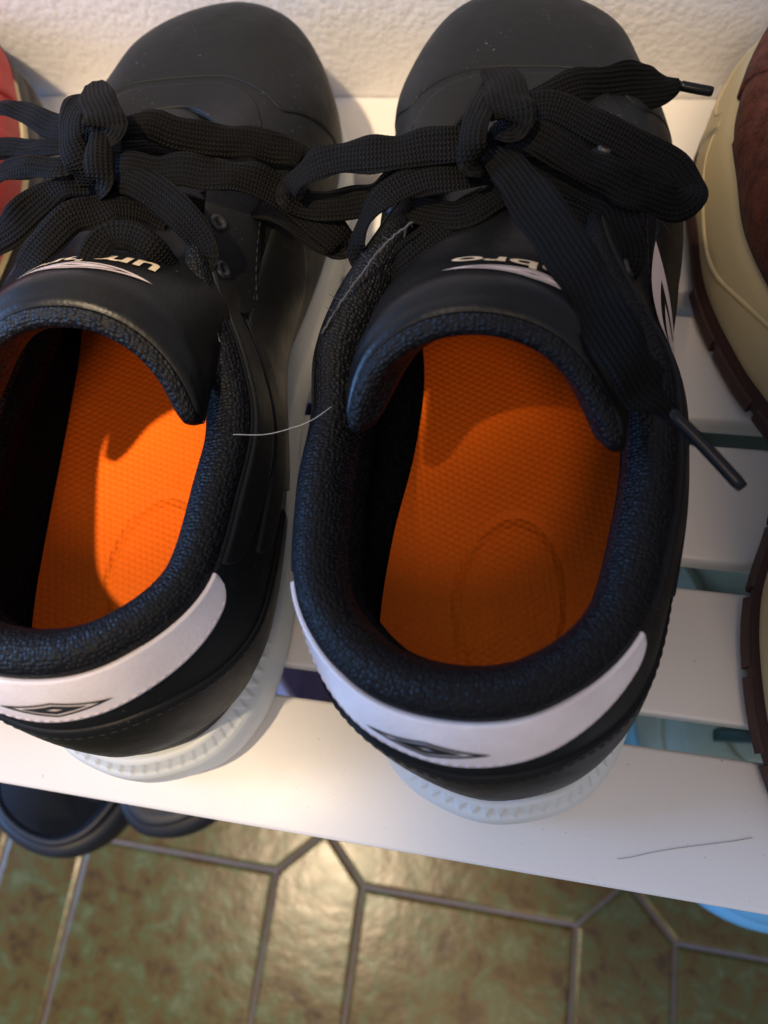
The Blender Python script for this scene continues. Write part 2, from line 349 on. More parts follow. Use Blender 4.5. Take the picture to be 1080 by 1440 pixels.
class Body:
    """one shoe shell: q in [-1,1): 0 heel, +-1 toe, + lateral; v 0 sole .. 1 top edge"""
    def __init__(s, sx=1, sy=1, sz=1, lean=0.0, base=.0255, spring=.010, sgn=1, edge=None, fat=.004, toe_up=1.0, waist=0.0, inset=-.0040, fat_m=None, tuck=0.0):
        s.tuck = tuck; s.tu = toe_up; s.inset = inset; s.fat_m = fat if fat_m is None else fat_m
        s.sx, s.sy, s.sz, s.lean, s.base, s.spring, s.sgn, s.fat = sx, sy, sz, lean, base, spring, sgn, fat
        q = [p[0] for p in HALF]+[2-p[0] for p in MED[::-1]]; P = [p[1:] for p in HALF]+[p[1:] for p in MED[::-1]]
        s.oq, s.oP = q, np.array(P)*np.array([sx, sy]); s.oP[:, 0] *= 1-waist*np.exp(-((s.oP[:, 1]/sy-.135)/.034)**2)
        e, em = edge or (EH, EH)
        q = [p[0] for p in e]+[2-p[0] for p in em[1:-1][::-1]]; P = [p[1:] for p in e]+[(-p[1],)+p[2:] for p in em[1:-1][::-1]]
        s.eq, s.eP = q, np.array(P)*np.array([sx, sy, sz])
    def out(s, q): return herm(s.oq, s.oP, np.mod(q, 2), 2.0)
    def onorm(s, q):
        d = s.out(np.asarray(q)+.004)-s.out(np.asarray(q)-.004); n = np.c_[d[:, 1], -d[:, 0]]; return nrm(n)
    def lift(s, y): return s.spring*sm(.19*s.sy, .31*s.sy, y)**1.3
    def edge(s, q): return herm(s.eq, s.eP, np.mod(q, 2), 2.0)
    def fin(s, P):                      # lean and mirror
        P = np.array(P, float); P[..., 0] += s.lean*np.clip((P[..., 2]-.03)/.05, 0, 1.4); P[..., 0] *= s.sgn; return P
    def ring(s, q, off, z):
        o = s.out(q)+s.onorm(q)*np.asarray(off).reshape(-1, 1) if np.ndim(off) else s.out(q)+s.onorm(q)*off
        return np.c_[o, z+s.lift(o[:, 1])]
    def surf(s, q, v, raw=True):
        q = np.atleast_1d(q); v = np.atleast_1d(v); q, v = np.broadcast_arrays(q, v); sh = q.shape; q = q.ravel(); v = v.ravel()[:, None]
        n = s.onorm(q); n3 = np.c_[n, np.zeros(len(q))]; up = np.array([0, 0, 1.0])
        E = s.edge(q); a = np.abs(np.where(np.mod(q, 2) > 1, 2-np.mod(q, 2), np.mod(q, 2))); P0 = s.ring(q, s.inset+s.tuck*sm(.45, .65, a)-.0025*(1-sm(.05, .16, a)), s.base)
        toe = sm(.38, .72, a)[:, None]; dz = (E[:, 2]-P0[:, 2])[:, None]; dh = np.linalg.norm((E-P0)[:, :2], axis=1)[:, None]
        heel = (1-sm(.07, .20, a))[:, None]
        C1 = P0+up*(dz*(.46+.16*heel)*(1-toe)+(.017+.013*s.tu)*s.sz*toe)+n3*(s.fat*(1-toe)*(1-heel)+.0035*toe+.0005*heel)
        side = np.where(np.mod(q, 2) > 1, s.fat_m, s.fat)[:, None]
        C1 = C1+n3*(side-s.fat)*(1-toe)*(1-heel)
        hd = nrm(np.c_[(P0-E)[:, :2], np.zeros(len(q))])
        C2 = E + (-up*dz*(.34-.20*heel)+n3*(.0045+.0045*heel))*(1-toe) + (hd*dh*.52-up*(.007-.0075*s.tu)*s.sz)*toe
        R = (1-v)**3*P0+3*(1-v)**2*v*C1+3*(1-v)*v*v*C2+v**3*E
        R = R.reshape(*sh, 3)
        return R if raw else s.fin(R)
    def normal(s, q, v):
        q = np.atleast_1d(q); v = np.atleast_1d(v); q, v = np.broadcast_arrays(q, v)
        a = s.surf(q+.004, v)-s.surf(q-.004, v); b = s.surf(q, np.clip(v+.01, 0, 1))-s.surf(q, np.clip(v-.01, 0, 1)); return nrm(np.cross(a, b))
    def at(s, q, v, off=0.0): return s.fin(s.surf(q, v)+s.normal(q, v)*(np.asarray(off)[..., None] if np.ndim(off) else off))
    def flip(s): return s.sgn < 0

def sole_part(B, name, prof, mat, parent, nq=240, teeth=None, bottom=True):
    q = np.linspace(-1, 1, nq, endpoint=False); rows = [B.ring(q, o-.55*B.tuck*sm(.45, .65, np.abs(q)), z) for o, z in prof]
    A = np.array(rows)
    if teeth:
        z0, z1, n, dep = teeth; fr = np.abs(((q+1)/2*n % 1)*2-1)
        on = B.onorm(q)
        for r, (o, z) in enumerate(prof):
            if z0 <= z <= z1:
                hgt = (z-z0)/(z1-z0); d = dep*np.clip((fr-hgt*.92)*7, 0, 1)*(1 if hgt < .97 else 0)*(.12+.88*sm(.28, .16, np.abs(q))); A[r, :, :2] -= on*d[:, None]*.5; A[r, :, 2] -= d*.7
    A = B.fin(A); V, F = grid(A, wrap_v=True, flip=not B.flip())
    n = nq
    if bottom: F = F+[tuple(range(n))]
    F = F+[tuple((len(prof)-1)*n+i for i in range(n))[::-1]]
    return obj(name, V, F, mat, parent)
def patch(B, name, q0, q1, vlo, vhi, off, mat, parent, nq=80, nv=14, rim=.0012, taper=0.0):
    """raised overlay between q0..q1 and curves vlo(s)..vhi(s), with rolled edges"""
    s = np.linspace(0, 1, nq); qs = q0+(q1-q0)*s; lo, hi = vlo(s), vhi(s)
    if taper:
        s = s.copy(); e = np.clip(np.minimum(s, 1-s)/taper, 0, 1); k = .12+.88*np.sqrt(np.clip(1-(1-e)**2, 0, 1)); lo = hi-(hi-lo)*k
    vv = np.linspace(0, 1, nv); Q = np.repeat(qs[:, None], nv, 1); Vv = lo[:, None]+(hi-lo)[:, None]*vv[None]
    o = np.full(Q.shape, off); 
    P = B.surf(Q, Vv); N = B.normal(Q, Vv)
    X = P+N*off
    # inset ring a little lower, then down into the surface
    def ringed(X):
        top = X; A = np.zeros((nq+4, nv+4, 3)); A[2:-2, 2:-2] = top
        low = P-N*.0008; mid = P+N*off*.55
        dq = nrm(np.gradient(P, axis=0)); dv = nrm(np.gradient(P, axis=1))
        for r, base, ext in ((1, mid, rim*.45), (0, low, rim*.5)):
            A[r, 2:-2] = base[0]-dq[0]*ext; A[-1-r, 2:-2] = base[-1]+dq[-1]*ext
            A[2:-2, r] = base[:, 0]-dv[:, 0]*ext; A[2:-2, -1-r] = base[:, -1]+dv[:, -1]*ext
        for r in (0, 1):
            for c in (0, 1):
                for (i, ii) in ((r, 0), (-1-r, -1)):
                    for (j, jj) in ((c, 0), (-1-c, -1)):
                        base = low if min(r, c) == 0 else mid
                        A[i, j] = base[ii, jj]+(-1 if ii == 0 else 1)*dq[ii, jj]*rim*.4+(-1 if jj == 0 else 1)*dv[ii, jj]*rim*.4
        return A
    A = B.fin(ringed(X)); V, F = grid(A, flip=B.flip()); return obj(name, V, F, mat, parent)
def stitches(B, name, path, mat, parent, off=.0010, ln=.0021, gap=.0011, r=.00022):
    """small thread stitches along a list of (q,v)"""
    path = np.array(path); s = np.linspace(0, 1, len(path)); f = herm(s, path, np.linspace(0, 1, 600))
    P = B.at(f[:, 0], f[:, 1], off); L = np.concatenate([[0], np.cumsum(np.linalg.norm(np.diff(P, axis=0), axis=1))])
    parts = []; x = 0
    while x+ln < L[-1]:
        t = [x, x+ln*.5, x+ln]; pts = np.array([[np.interp(a, L, P[:, i]) for i in range(3)] for a in np.linspace(x, x+ln, 4)])
        parts.append(tube(pts, [r*.6, r, r, r*.6], 5)); x += ln+gap
    V, F = join(parts); return obj(name, V, F, mat, parent)
def decal_ring(B, name, outer, inner, mat, parent, off=.0016, n=14):
    """flat print between two closed polygons given in (q,v)"""
    def dens(p):
        p = np.array(p); out = []
        for i in range(len(p)):
            for a in np.linspace(0, 1, n, endpoint=False): out.append(p[i]*(1-a)+p[(i+1) % len(p)]*a)
        return np.array(out)
    o, i = dens(outer), dens(inner); rows = [o*(1-a)+i*a for a in np.linspace(0, 1, 4)]
    A = np.array([B.at(r[:, 0], r[:, 1], off) for r in rows]); V, F = grid(A, wrap_v=True, flip=B.flip()); return obj(name, V, F, mat, parent)
def ribbon(pts, width, thick=.0014, n=90, end=None):
    """flat lace: pts = (x,y,z,roll_deg[,width]) in local space; returns verts, faces, uvs"""
    P = np.array([p[:3] for p in pts]); ro = np.array([[p[3], (p[4] if len(p) > 4 else width)] for p in pts], float)
    d = np.linalg.norm(np.diff(P, axis=0), axis=1); ts = np.concatenate([[0], np.cumsum(np.sqrt(d))]); t = np.linspace(0, ts[-1], n)
    C = herm(ts, P, t); rr = herm(ts, ro, t); kn = max(3, int(d.sum()/.007)); jt = np.linspace(0, ts[-1], kn)
    rr[:, 0] += herm(jt, rng.normal(0, 7, (kn, 1)), t)[:, 0]; rr[:, 1] *= 1+herm(jt, rng.normal(0, .07, (kn, 1)), t)[:, 0]; C = C+herm(jt, rng.normal(0, .00035, (kn, 3)), t); cv = herm(jt, rng.normal(0, .0007, (kn, 1)), t)[:, 0]; T = nrm(np.gradient(C, axis=0)); L = np.concatenate([[0], np.cumsum(np.linalg.norm(np.diff(C, axis=0), axis=1))])
    # rotation-minimising-ish frame: side axis = tangent x up, eased where the lace turns upright
    side = np.cross(T, np.array([0, 0, 1.0])); prev = None
    for i in range(n):
        w = np.linalg.norm(side[i])
        if prev is not None:
            if side[i] @ prev < 0 and w < .5: side[i] = -side[i]
            b = np.clip(w/.5, .15, 1); v = side[i]/max(w, 1e-6)*b+prev*(1-b); v -= T[i]*(v @ T[i]); side[i] = v
        side[i] /= max(np.linalg.norm(side[i]), 1e-6); prev = side[i]
    up = np.cross(side, T)
    sec = []; m = 12
    for a in np.linspace(0, 2*math.pi, 2*m, endpoint=False):
        c, s_ = math.cos(a), math.sin(a); sec.append((math.copysign(abs(c)**.55, c), math.copysign(abs(s_)**.8, s_)))
    A = np.zeros((n, 2*m, 3)); U = np.zeros((n, 2*m, 2))
    for i in range(n):
        a = math.radians(rr[i, 0]); sd = math.cos(a)*side[i]+math.sin(a)*up[i]; u2 = -math.sin(a)*side[i]+math.cos(a)*up[i]; w = rr[i, 1]/2
        for j, (c, s_) in enumerate(sec):
            crown = 1-.35*c*c + .10*math.cos(c*9.0)
            A[i, j] = C[i]+sd*c*w+u2*(s_*thick/2*crown*1.2+cv[i]*(c*c-.4)+.00016*math.cos(c*17)); U[i, j] = (L[i], c*w)
    V, F = grid(A, wrap_v=True); F = F+[tuple(range(2*m))[::-1], tuple((n-1)*2*m+i for i in range(2*m))]
    return V, F, U.reshape(-1, 2)

SIDE_PROF = [(-.004, 0), (-.001, .0006), (.0010, .004), (.0018, .010), (.0014, .016), (.0010, .0185), (.0006, .0198)] + [(.0004-.00040*i, .0201+.00055*i) for i in range(10)] + [(-.0036, .0258), (-.0044, .0262), (-.0056, .0262), (-.010, .025)]
TONGUE_PROF = [(.1195, .1075), (.1265, .1060), (.1350, .0995), (.1460, .0905), (.162, .0840), (.188, .0785), (.215, .0715), (.232, .067)]
def tongue_surf(B, s, w, off=0.0):
    """s -1..1 across, w 0..1 from the free top edge to the toe"""
    s, w = np.broadcast_arrays(np.asarray(s, float), np.asarray(w, float)); sh = s.shape; s, w = s.ravel(), w.ravel()
    k = np.array(TONGUE_PROF); c = herm(np.linspace(0, 1, len(k)), k, w)
    hw = .0335+.0015*sm(.1, .4, w)-.008*sm(.5, 1, w); drop = (.0185-.004*sm(.3, .9, w)); back = .022*(1-sm(0, .55, w)); sc = np.minimum(np.abs(s), 1.0)+.25*np.maximum(np.abs(s)-1.0, 0)
    a = s*1.25; x = hw*np.sin(a)/math.sin(1.25); y = c[:, 0]-back*sc**2.2; z = c[:, 1]-drop*(1-np.cos(a))/(1-math.cos(1.25))
    P = np.stack([x+.001, y, z], -1).reshape(*sh, 3)
    return P
def tongue_normal(B, s, w):
    a = tongue_surf(B, s+.01, w)-tongue_surf(B, s-.01, w); b = tongue_surf(B, s, np.clip(w+.01, 0, 1))-tongue_surf(B, s, np.clip(w-.01, 0, 1)); return nrm(np.cross(a, b))

def sneaker(name, loc, rz, sgn, lean, label, edge, pshift=0.0):
    root = tag(empty(name, loc, rz), label, 'sneaker', 'pair of black sneakers with orange insoles')
    B = Body(lean=lean, sgn=sgn, edge=edge, spring=.012, fat=.0105, fat_m=.0175, tuck=.0025)
    sole_part(B, 'sole', SIDE_PROF, M['sole'], root, nq=1240, teeth=(.0216, .0252, 165, .0006))
    # upper shell
    q = np.linspace(-1, 1, 240, endpoint=False); v = np.linspace(0, 1, 30)
    A = B.at(np.repeat(q[:, None], 30, 1), np.repeat(v[None], 240, 0)); V, F = grid(A, wrap_u=True, flip=B.flip())
    up = obj('upper', V, F, M['black'], root); m = up.modifiers.new('thickness', 'SOLIDIFY'); m.thickness = .0016; m.offset = -1
    # overlays
    one = lambda x: (lambda s: np.full_like(s, x))
    ey = lambda s: .985-.30*np.sin(np.clip(s, 0, 1)*math.pi)**.5*0-.33*(1-np.abs(2*s-1)**6)
    for sg in (1, -1):
        patch(B, 'quarter_panel', sg*.30, sg*.60, lambda s: .16+.05*s, lambda s: .80-.26*sm(.35, 1, s)-.05*sm(.3, 0, s), .0009, M['black_panel'], root, nq=60, taper=.25)
        stitches(B, 'stitching', [(sg*(.50+.22*t), .64+.10*sm(.45, 1, t)) for t in np.linspace(0, 1, 12)], M['thread'], root, off=.0010)
    patch(B, 'eyestay', .470, 1.530, lambda s: .60+.305*np.sin(s*math.pi)**2, one(.992), .0009, M['black_panel'], root, nq=180, taper=.05)
    patch(B, 'heel_counter', -.285, .285, one(.10), lambda s: .50+.03*np.cos((s-.5)*6), .0010, M['black_panel'], root, nq=90)
    stitches(B, 'stitching', [(x, .47) for x in np.linspace(-.27, .27, 16)], M['thread'], root, off=.0010)
    for sg in (1, -1):
        patch(B, 'collar_panel', sg*.215, sg*.50, lambda s: .76+.04*s, lambda s: .960+0*s, .0010, M['black_panel'], root, nq=60, nv=12, taper=.3)
        patch(B, 'collar_panel', sg*.235, sg*.47, lambda s: .53+.10*s, lambda s: .72+.05*s, .0012, M['black'], root, nq=60, nv=12, taper=.35)
    # toe seam: the toe cap overlaps the vamp
    patch(B, 'toe_cap', .735, 1.265, lambda s: .04+0*s, lambda s: .58+.29*np.sin(s*math.pi)**.6, .0004, M['black'], root, nq=110, nv=24)
    # heel tab
    tab = patch(B, 'heel_tab', -.205, .195, lambda s: .88-.225*np.clip(np.sin(np.clip(s*1.0, 0, 1)*math.pi), 0, 1)**.80, one(.995), .0010, M['tab'], root, nq=110, nv=18, taper=.05, rim=.0005)
    stitches(B, 'stitching', [(-.205+.400*s, .895-.225*np.clip(math.sin(math.pi*s), 0, 1)**.80) for s in np.linspace(.035, .965, 40)], M['thread_white'], tab, off=.0011, ln=.0018, gap=.0009, r=.00022)
    cq, cv, aq, av = -.020*1, .775, .056, .062
    dia = lambda s: [(cq-aq*s, cv), (cq, cv-av*s), (cq+aq*s, cv), (cq, cv+av*s)]
    decal_ring(B, 'diamond_emblem', dia(1), dia(.78), M['print_black'], tab, .0013); decal_ring(B, 'diamond_emblem', dia(.58), dia(.16), M['print_black'], tab, .0013)
    # collar roll and lining
    def rollw(a): return .0108*(1-sm(.46, .60, a))+.0015*sm(.15, .3, a)*(1-sm(.46, .60, a))+.003
    q = np.linspace(-1, 1, 300, endpoint=False); a = np.abs(q)
    E = B.edge(q); d = nrm(np.gradient(np.vstack([E[-1], E, E[0]]), axis=0)[1:-1]); n = nrm(np.c_[d[:, 1], -d[:, 0], np.zeros(len(q))]); rw = rollw(a)[:, None]; hz = (.0048*(1-sm(.46, .60, a))+.0006)[:, None]
    rows = []
    for x, z in ((.03, -.9), (.0, -.1), (.06, .45), (.22, .85), (.42, 1.0), (.62, .85), (.82, .35), (.95, -.45), (1.0, -1.4), (1.0, -2.6)):
        rows.append(E-n*rw*x+np.array([0, 0, 1.0])*hz*z*np.where(z < 0, 1.0, 1.0))
    A = np.array(rows); nro = A.shape[0]
    ci = np.where(a <= .585)[0]
    Ac = B.fin(A[:8, ci]); Ac = np.transpose(Ac, (1, 0, 2)); V, F = grid(Ac, flip=not B.flip()); obj('padded_collar', V, F, M['knit'], root, uvs=uv_of(Ac))
    w = np.linspace(0, 1, 22)[1:]
    L = [A[6]*.0+A[7], A[8], A[9]]
    for x in w:
        vv = np.full_like(q, (1-x)*.80+.005); off = .0038+(rollw(a)-.0038)*(1-sm(.0, .55, x))
        L.append(B.surf(q, vv)-B.normal(q, vv)*np.maximum(off, .0036)[:, None])
    
    for k in (0, 1, 2): L[k] = np.where((a <= .585)[:, None], L[k], L[3])
    L = np.array(L); Lf = np.transpose(B.fin(L), (1, 0, 2)); V, F = grid(Lf, wrap_u=True, flip=not B.flip())
    uvs = uv_of(np.vstack([Lf, Lf[:1]]))[:len(V)]
    obj('lining', V, F, M['lining'], root, uvs=uvs)
    # insole
    ys = np.concatenate([[.0085], np.linspace(.011, .290, 90), [.2925]]); qq = np.linspace(0, 1, 400); lat = B.out(qq)-B.onorm(qq)*.0060; med = B.out(-qq)-B.onorm(-qq)*.0060
    rows = []
    for y in ys:
        xl = np.interp(y, lat[:, 1], lat[:, 0]); xm = np.interp(y, med[:, 1], med[:, 0]); t = np.linspace(-1, 1, 25)
        cup = .0055*np.abs(t)**3.2*(1-sm(.1, .22, y))+.004*sm(.045, .008, y)
        rows.append(np.c_[(xl+xm)/2+t*(xl-xm)/2, np.full(25, y), .0305+cup+.75*B.lift(np.full(25, y))-.003*sm(.02, .12, y)])
    A = B.fin(np.array(rows)); V, F = grid(A, flip=B.flip() ^ True); ins = obj('insole', V, F, M['insole'], root)
    # tongue: leather face with rolled top edge, knit underside
    sN, wN = 57, 46; s = np.linspace(-1.17, 1.17, sN); w = np.linspace(.0, 1, wN)**1.25
    Sg, Wg = np.meshgrid(s, w, indexing='ij'); P = tongue_surf(B, Sg, Wg); N = tongue_normal(B, Sg, Wg); th = (.0032*(1-np.abs(s/1.17)**8*.97))[:, None, None]
    top = P+N*th*(1+.25*np.exp(-((w-.10)/.06)**2))[None, :, None]
    T0 = P[:, 0]; N0 = N[:, 0]; dW = nrm(P[:, 1]-P[:, 0])
    lip = [T0+N0*th[:, 0]*math.cos(x)-dW*th[:, 0]*1.15*math.sin(x) for x in np.linspace(0, math.pi*.30, 5)[1:]][::-1]
    face = np.concatenate([np.stack(lip, 1), top], 1); fc = B.fin(face); V, F = grid(fc, flip=not B.flip() ^ True)
    tg = obj('tongue', V, F, M['binding'], root)
    under = [T0+N0*(th[:, 0]*math.cos(x)*(1.02 if x < 1.2 else 2.0)-(0 if x < 1.2 else .0012))-dW*th[:, 0]*(1.13+1.1*math.sin(x)**6)*math.sin(x) for x in np.linspace(math.pi*.29, math.pi*.92, 9)]
    bulge = (th*(1.3+1.6*np.exp(-((w-.06)/.10)**2))[None, :, None])
    und = np.concatenate([np.stack(under, 1), (P-N*bulge)[:, 2:]], 1); fu = B.fin(und); V, F = grid(fu, flip=B.flip() ^ True)
    obj('tongue_lining', V, F, M['knit'], root, uvs=uv_of(fu))
    # print on the tongue (reads from the toe side)
    cu = bpy.data.curves.new('t', 'FONT'); cu.body = 'umbro'; cu.size = 1; cu.align_x = 'CENTER'; cu.offset = .018; cu.resolution_u = 5
    to = bpy.data.objects.new('t', cu); COL.objects.link(to); bpy.context.view_layer.update()
    me = bpy.data.meshes.new_from_object(to); bpy.data.objects.remove(to)
    import bmesh
    bm = bmesh.new(); bm.from_mesh(me); bmesh.ops.triangulate(bm, faces=bm.faces[:]); bmesh.ops.subdivide_edges(bm, edges=bm.edges[:], cuts=1)
    tv = np.array([v.co for v in bm.verts]); bm.verts.index_update(); tf = [tuple(v.index for v in f.verts) for f in bm.faces]; bm.free(); bpy.data.meshes.remove(me)
    wid = tv[:, 0].max()-tv[:, 0].min()
    cs, cw = pshift, .33
    def tput(u, vv, off=.0046):          # u,v in metres on the tongue, u reads leftwards seen from the heel; v towards the heel
        s_ = cs-u/.0375*1.0*(1 if B.sgn > 0 else -1); w_ = cw-vv/.135
        p = tongue_surf(B, s_, w_); nn = tongue_normal(B, s_, w_); return B.fin(p+nn*(.0036+.0032*.25*np.exp(-((w_-.10)/.06)**2))[..., None])
    tx = tv[:, 0]/wid*.033; ty = (tv[:, 1])/wid*.033*1.15
    V = tput(tx, ty-.001); obj('brand_lettering', V, tf, M['print_gold'], tg)
    def dring(o, i, dy):
        base = np.array([(-1, 0), (0, -.34), (1, 0), (0, .34)])
        def dens(p, n=16): return np.array([p[k]*(1-x)+p[(k+1) % 4]*x for k in range(4) for x in np.linspace(0, 1, n, endpoint=False)])
        R = [dens(base)*f*.0180 for f in np.linspace(o, i, 4)]; A = np.array([tput(r[:, 0], r[:, 1]+dy) for r in R]); V, F = grid(A, wrap_v=True); obj('diamond_emblem', V, F, M['print_white'], tg)
    dring(1, .76, .0165); dring(.60, .18, .0165)
    # eyelets
    for sg in (1, -1):
        for qh in (.515, .57, .625, .68):
            c = B.at(np.array([sg*qh]), np.array([.90 - .05*sm(.7, .83, qh)]), .0014)[0]; nn = B.normal(np.array([sg*qh]), np.array([.9]))[0]*np.array([B.sgn, 1, 1])
            ax = nrm(np.cross(nn, [0, 0, 1.0])); ay = np.cross(nn, ax); t = np.linspace(0, 2*math.pi, 18, endpoint=False)
            prof = [(.0009, -.0006), (.0016, .0002), (.0022, .0004), (.0028, 0), (.0030, -.0006)]
            A = np.array([[c+(ax*math.cos(x)+ay*math.sin(x))*r+nn*hh for x in t] for r, hh in prof]); V, F = grid(A, wrap_v=True); F += [tuple(range(18))]
            obj('eyelet', V, F, M['print_black'], root)
    # side emblem on the lateral quarter: two nested slanted diamonds
    cq, cv = .450, .43
    dd = lambda f: [(cq-.120*f, cv-.12*f), (cq-.01*f, cv-.27*f), (cq+.120*f, cv+.16*f), (cq+.02*f, cv+.30*f)]
    decal_ring(B, 'diamond_emblem', dd(1), dd(.70), M['print_white'], root, .0019); decal_ring(B, 'diamond_emblem', dd(.52), dd(.22), M['print_white'], root, .0019)
    return root, B

def laces(root, strands, width=.0102):
    bpy.context.view_layer.update(); inv = root.matrix_world.inverted()
    for nm, pts in strands:
        P = [(*(inv @ Vector(bp(p[0], p[1], p[2]))), p[3], *( [p[4]*1.16] if len(p) > 4 else [])) for p in pts]
        if nm == 'aglet':
            pp = np.array([p[:3] for p in P]); t = np.linspace(0, 1, 14); C = herm(np.linspace(0, 1, len(pp)), pp, t)
            V, F = tube(C, [.0011]+[.00165]*12+[.0014], 10); obj('aglet', V, F, M['aglet'], root)
        else:
            V, F, U = ribbon(P, width, n=max(40, 22*len(P))); obj(nm, V, F, M['lace'], root, uvs=U)

R_root, R_B = sneaker('sneaker', (0.0, .0150, 0), math.radians(.6), 1, -.009, 'black sneaker with shaded orange insole, its pale diamond emblem facing the maroon shoe', EDGE_R, .24)
L_root, L_B = sneaker('sneaker', (-.113, .0105, 0), math.radians(5.2), -1, 0.0, 'black sneaker with brightly lit orange insole, between the red shoe and its twin', EDGE_L)

laces(R_root, [
    ('lace_loop', [(700, 200, .094, 0, .007), (655, 200, .0975, 14), (600, 208, .098, 22), (540, 216, .097, 24), (470, 226, .095, 20), (428, 243, .092, 8), (408, 268, .087, -10), (430, 288, .082, -20), (490, 287, .081, -25), (550, 264, .084, -30), (610, 238, .088, -30), (665, 222, .091, -20), (700, 215, .091, 0, .007)]),
    ('lace_loop', [(690, 185, .094, 0, .007), (730, 180, .098, -14), (790, 214, .098, -26), (860, 252, .094, -32), (910, 274, .090, -36), (948, 284, .087, -36), (970, 268, .084, -20, .0082), (945, 238, .082, 10), (890, 204, .082, 22), (835, 178, .083, 25), (770, 152, .085, 18), (700, 165, .087, 0, .007)]),
    ('lace_end', [(735, 160, .080, -10, .009), (790, 140, .078, -40, .0125), (830, 130, .076, -42, .0130), (880, 126, .071, -42, .0130), (918, 122, .067, -38, .0115), (945, 120, .0645, -15, .0062), (957, 120, .0635, -5, .0028)]),
    ('aglet', [(955, 120, .0635, 0), (980, 125, .0628, 0), (1002, 129, .062, 0)]),
    ('lace_end', [(690, 215, .096, 0, .006), (718, 240, .099, -10), (764, 300, .1015, -20, .0096), (810, 372, .1045, -20, .0104), (844, 440, .1055, -14, .0112), (880, 502, .1030, -8, .0118), (906, 545, .0985, -4, .0100), (930, 568, .0955, 0, .0060), (945, 582, .0935, 0, .0034)]),
    ('aglet', [(940, 577, .0940, 0), (985, 622, .0915, 0), (1044, 686, .0880, 0)]),
    ('lace_knot', [(690, 118, .094, 0, .007), (679, 140, .1015, 0, .0075), (671, 168, .1050, -6, .0075), (667, 200, .1045, -8, .0075), (669, 226, .1000, -4, .0075), (676, 248, .0915, 0, .006)]),
    ('lace_knot', [(703, 100, .093, 0, .009), (710, 122, .1010, -4, .0105), (718, 148, .1040, -6, .0110), (722, 172, .1025, -6, .0105), (716, 195, .096, 0, .008)]),
    ('lace', [(690, 245, .0895, 0, .007), (640, 242, .0930, 16), (590, 250, .0935, 20), (545, 272, .0930, 5, .0080), (515, 305, .0905, -30, .0075), (503, 340, .0870, -42, .0070), (512, 368, .0820, -35, .0065), (530, 385, .078, -20, .006)]),
    ('lace', [(695, 280, .0855, 0), (655, 300, .0865, 6), (610, 330, .0865, 10), (570, 362, .0855, 10), (545, 380, .082, 8, .007), (520, 390, .076, 5, .006)]),
    ('lace', [(560, 290, .083, 0), (605, 300, .0865, -5), (650, 300, .0880, -8), (690, 278, .0885, 0), (715, 262, .087, 0)]),
    ('lace', [(700, 235, .0885, 0), (750, 240, .0885, -12), (810, 255, .0880, -16), (855, 285, .0865, -14), (882, 325, .0845, -8), (888, 360, .0825, 5, .0070), (876, 392, .078, 5, .0052)]),
    ('lace', [(735, 285, .0845, 0), (790, 300, .0840, -10), (840, 330, .0825, -5), (862, 360, .079, 5, .007), (858, 372, .074, 5, .006)]),
    ('lace', [(590, 205, .078, 0, .006), (650, 200, .0815, 0), (720, 205, .0825, 0), (800, 215, .081, 0), (850, 230, .077, 0, .006)]),
])
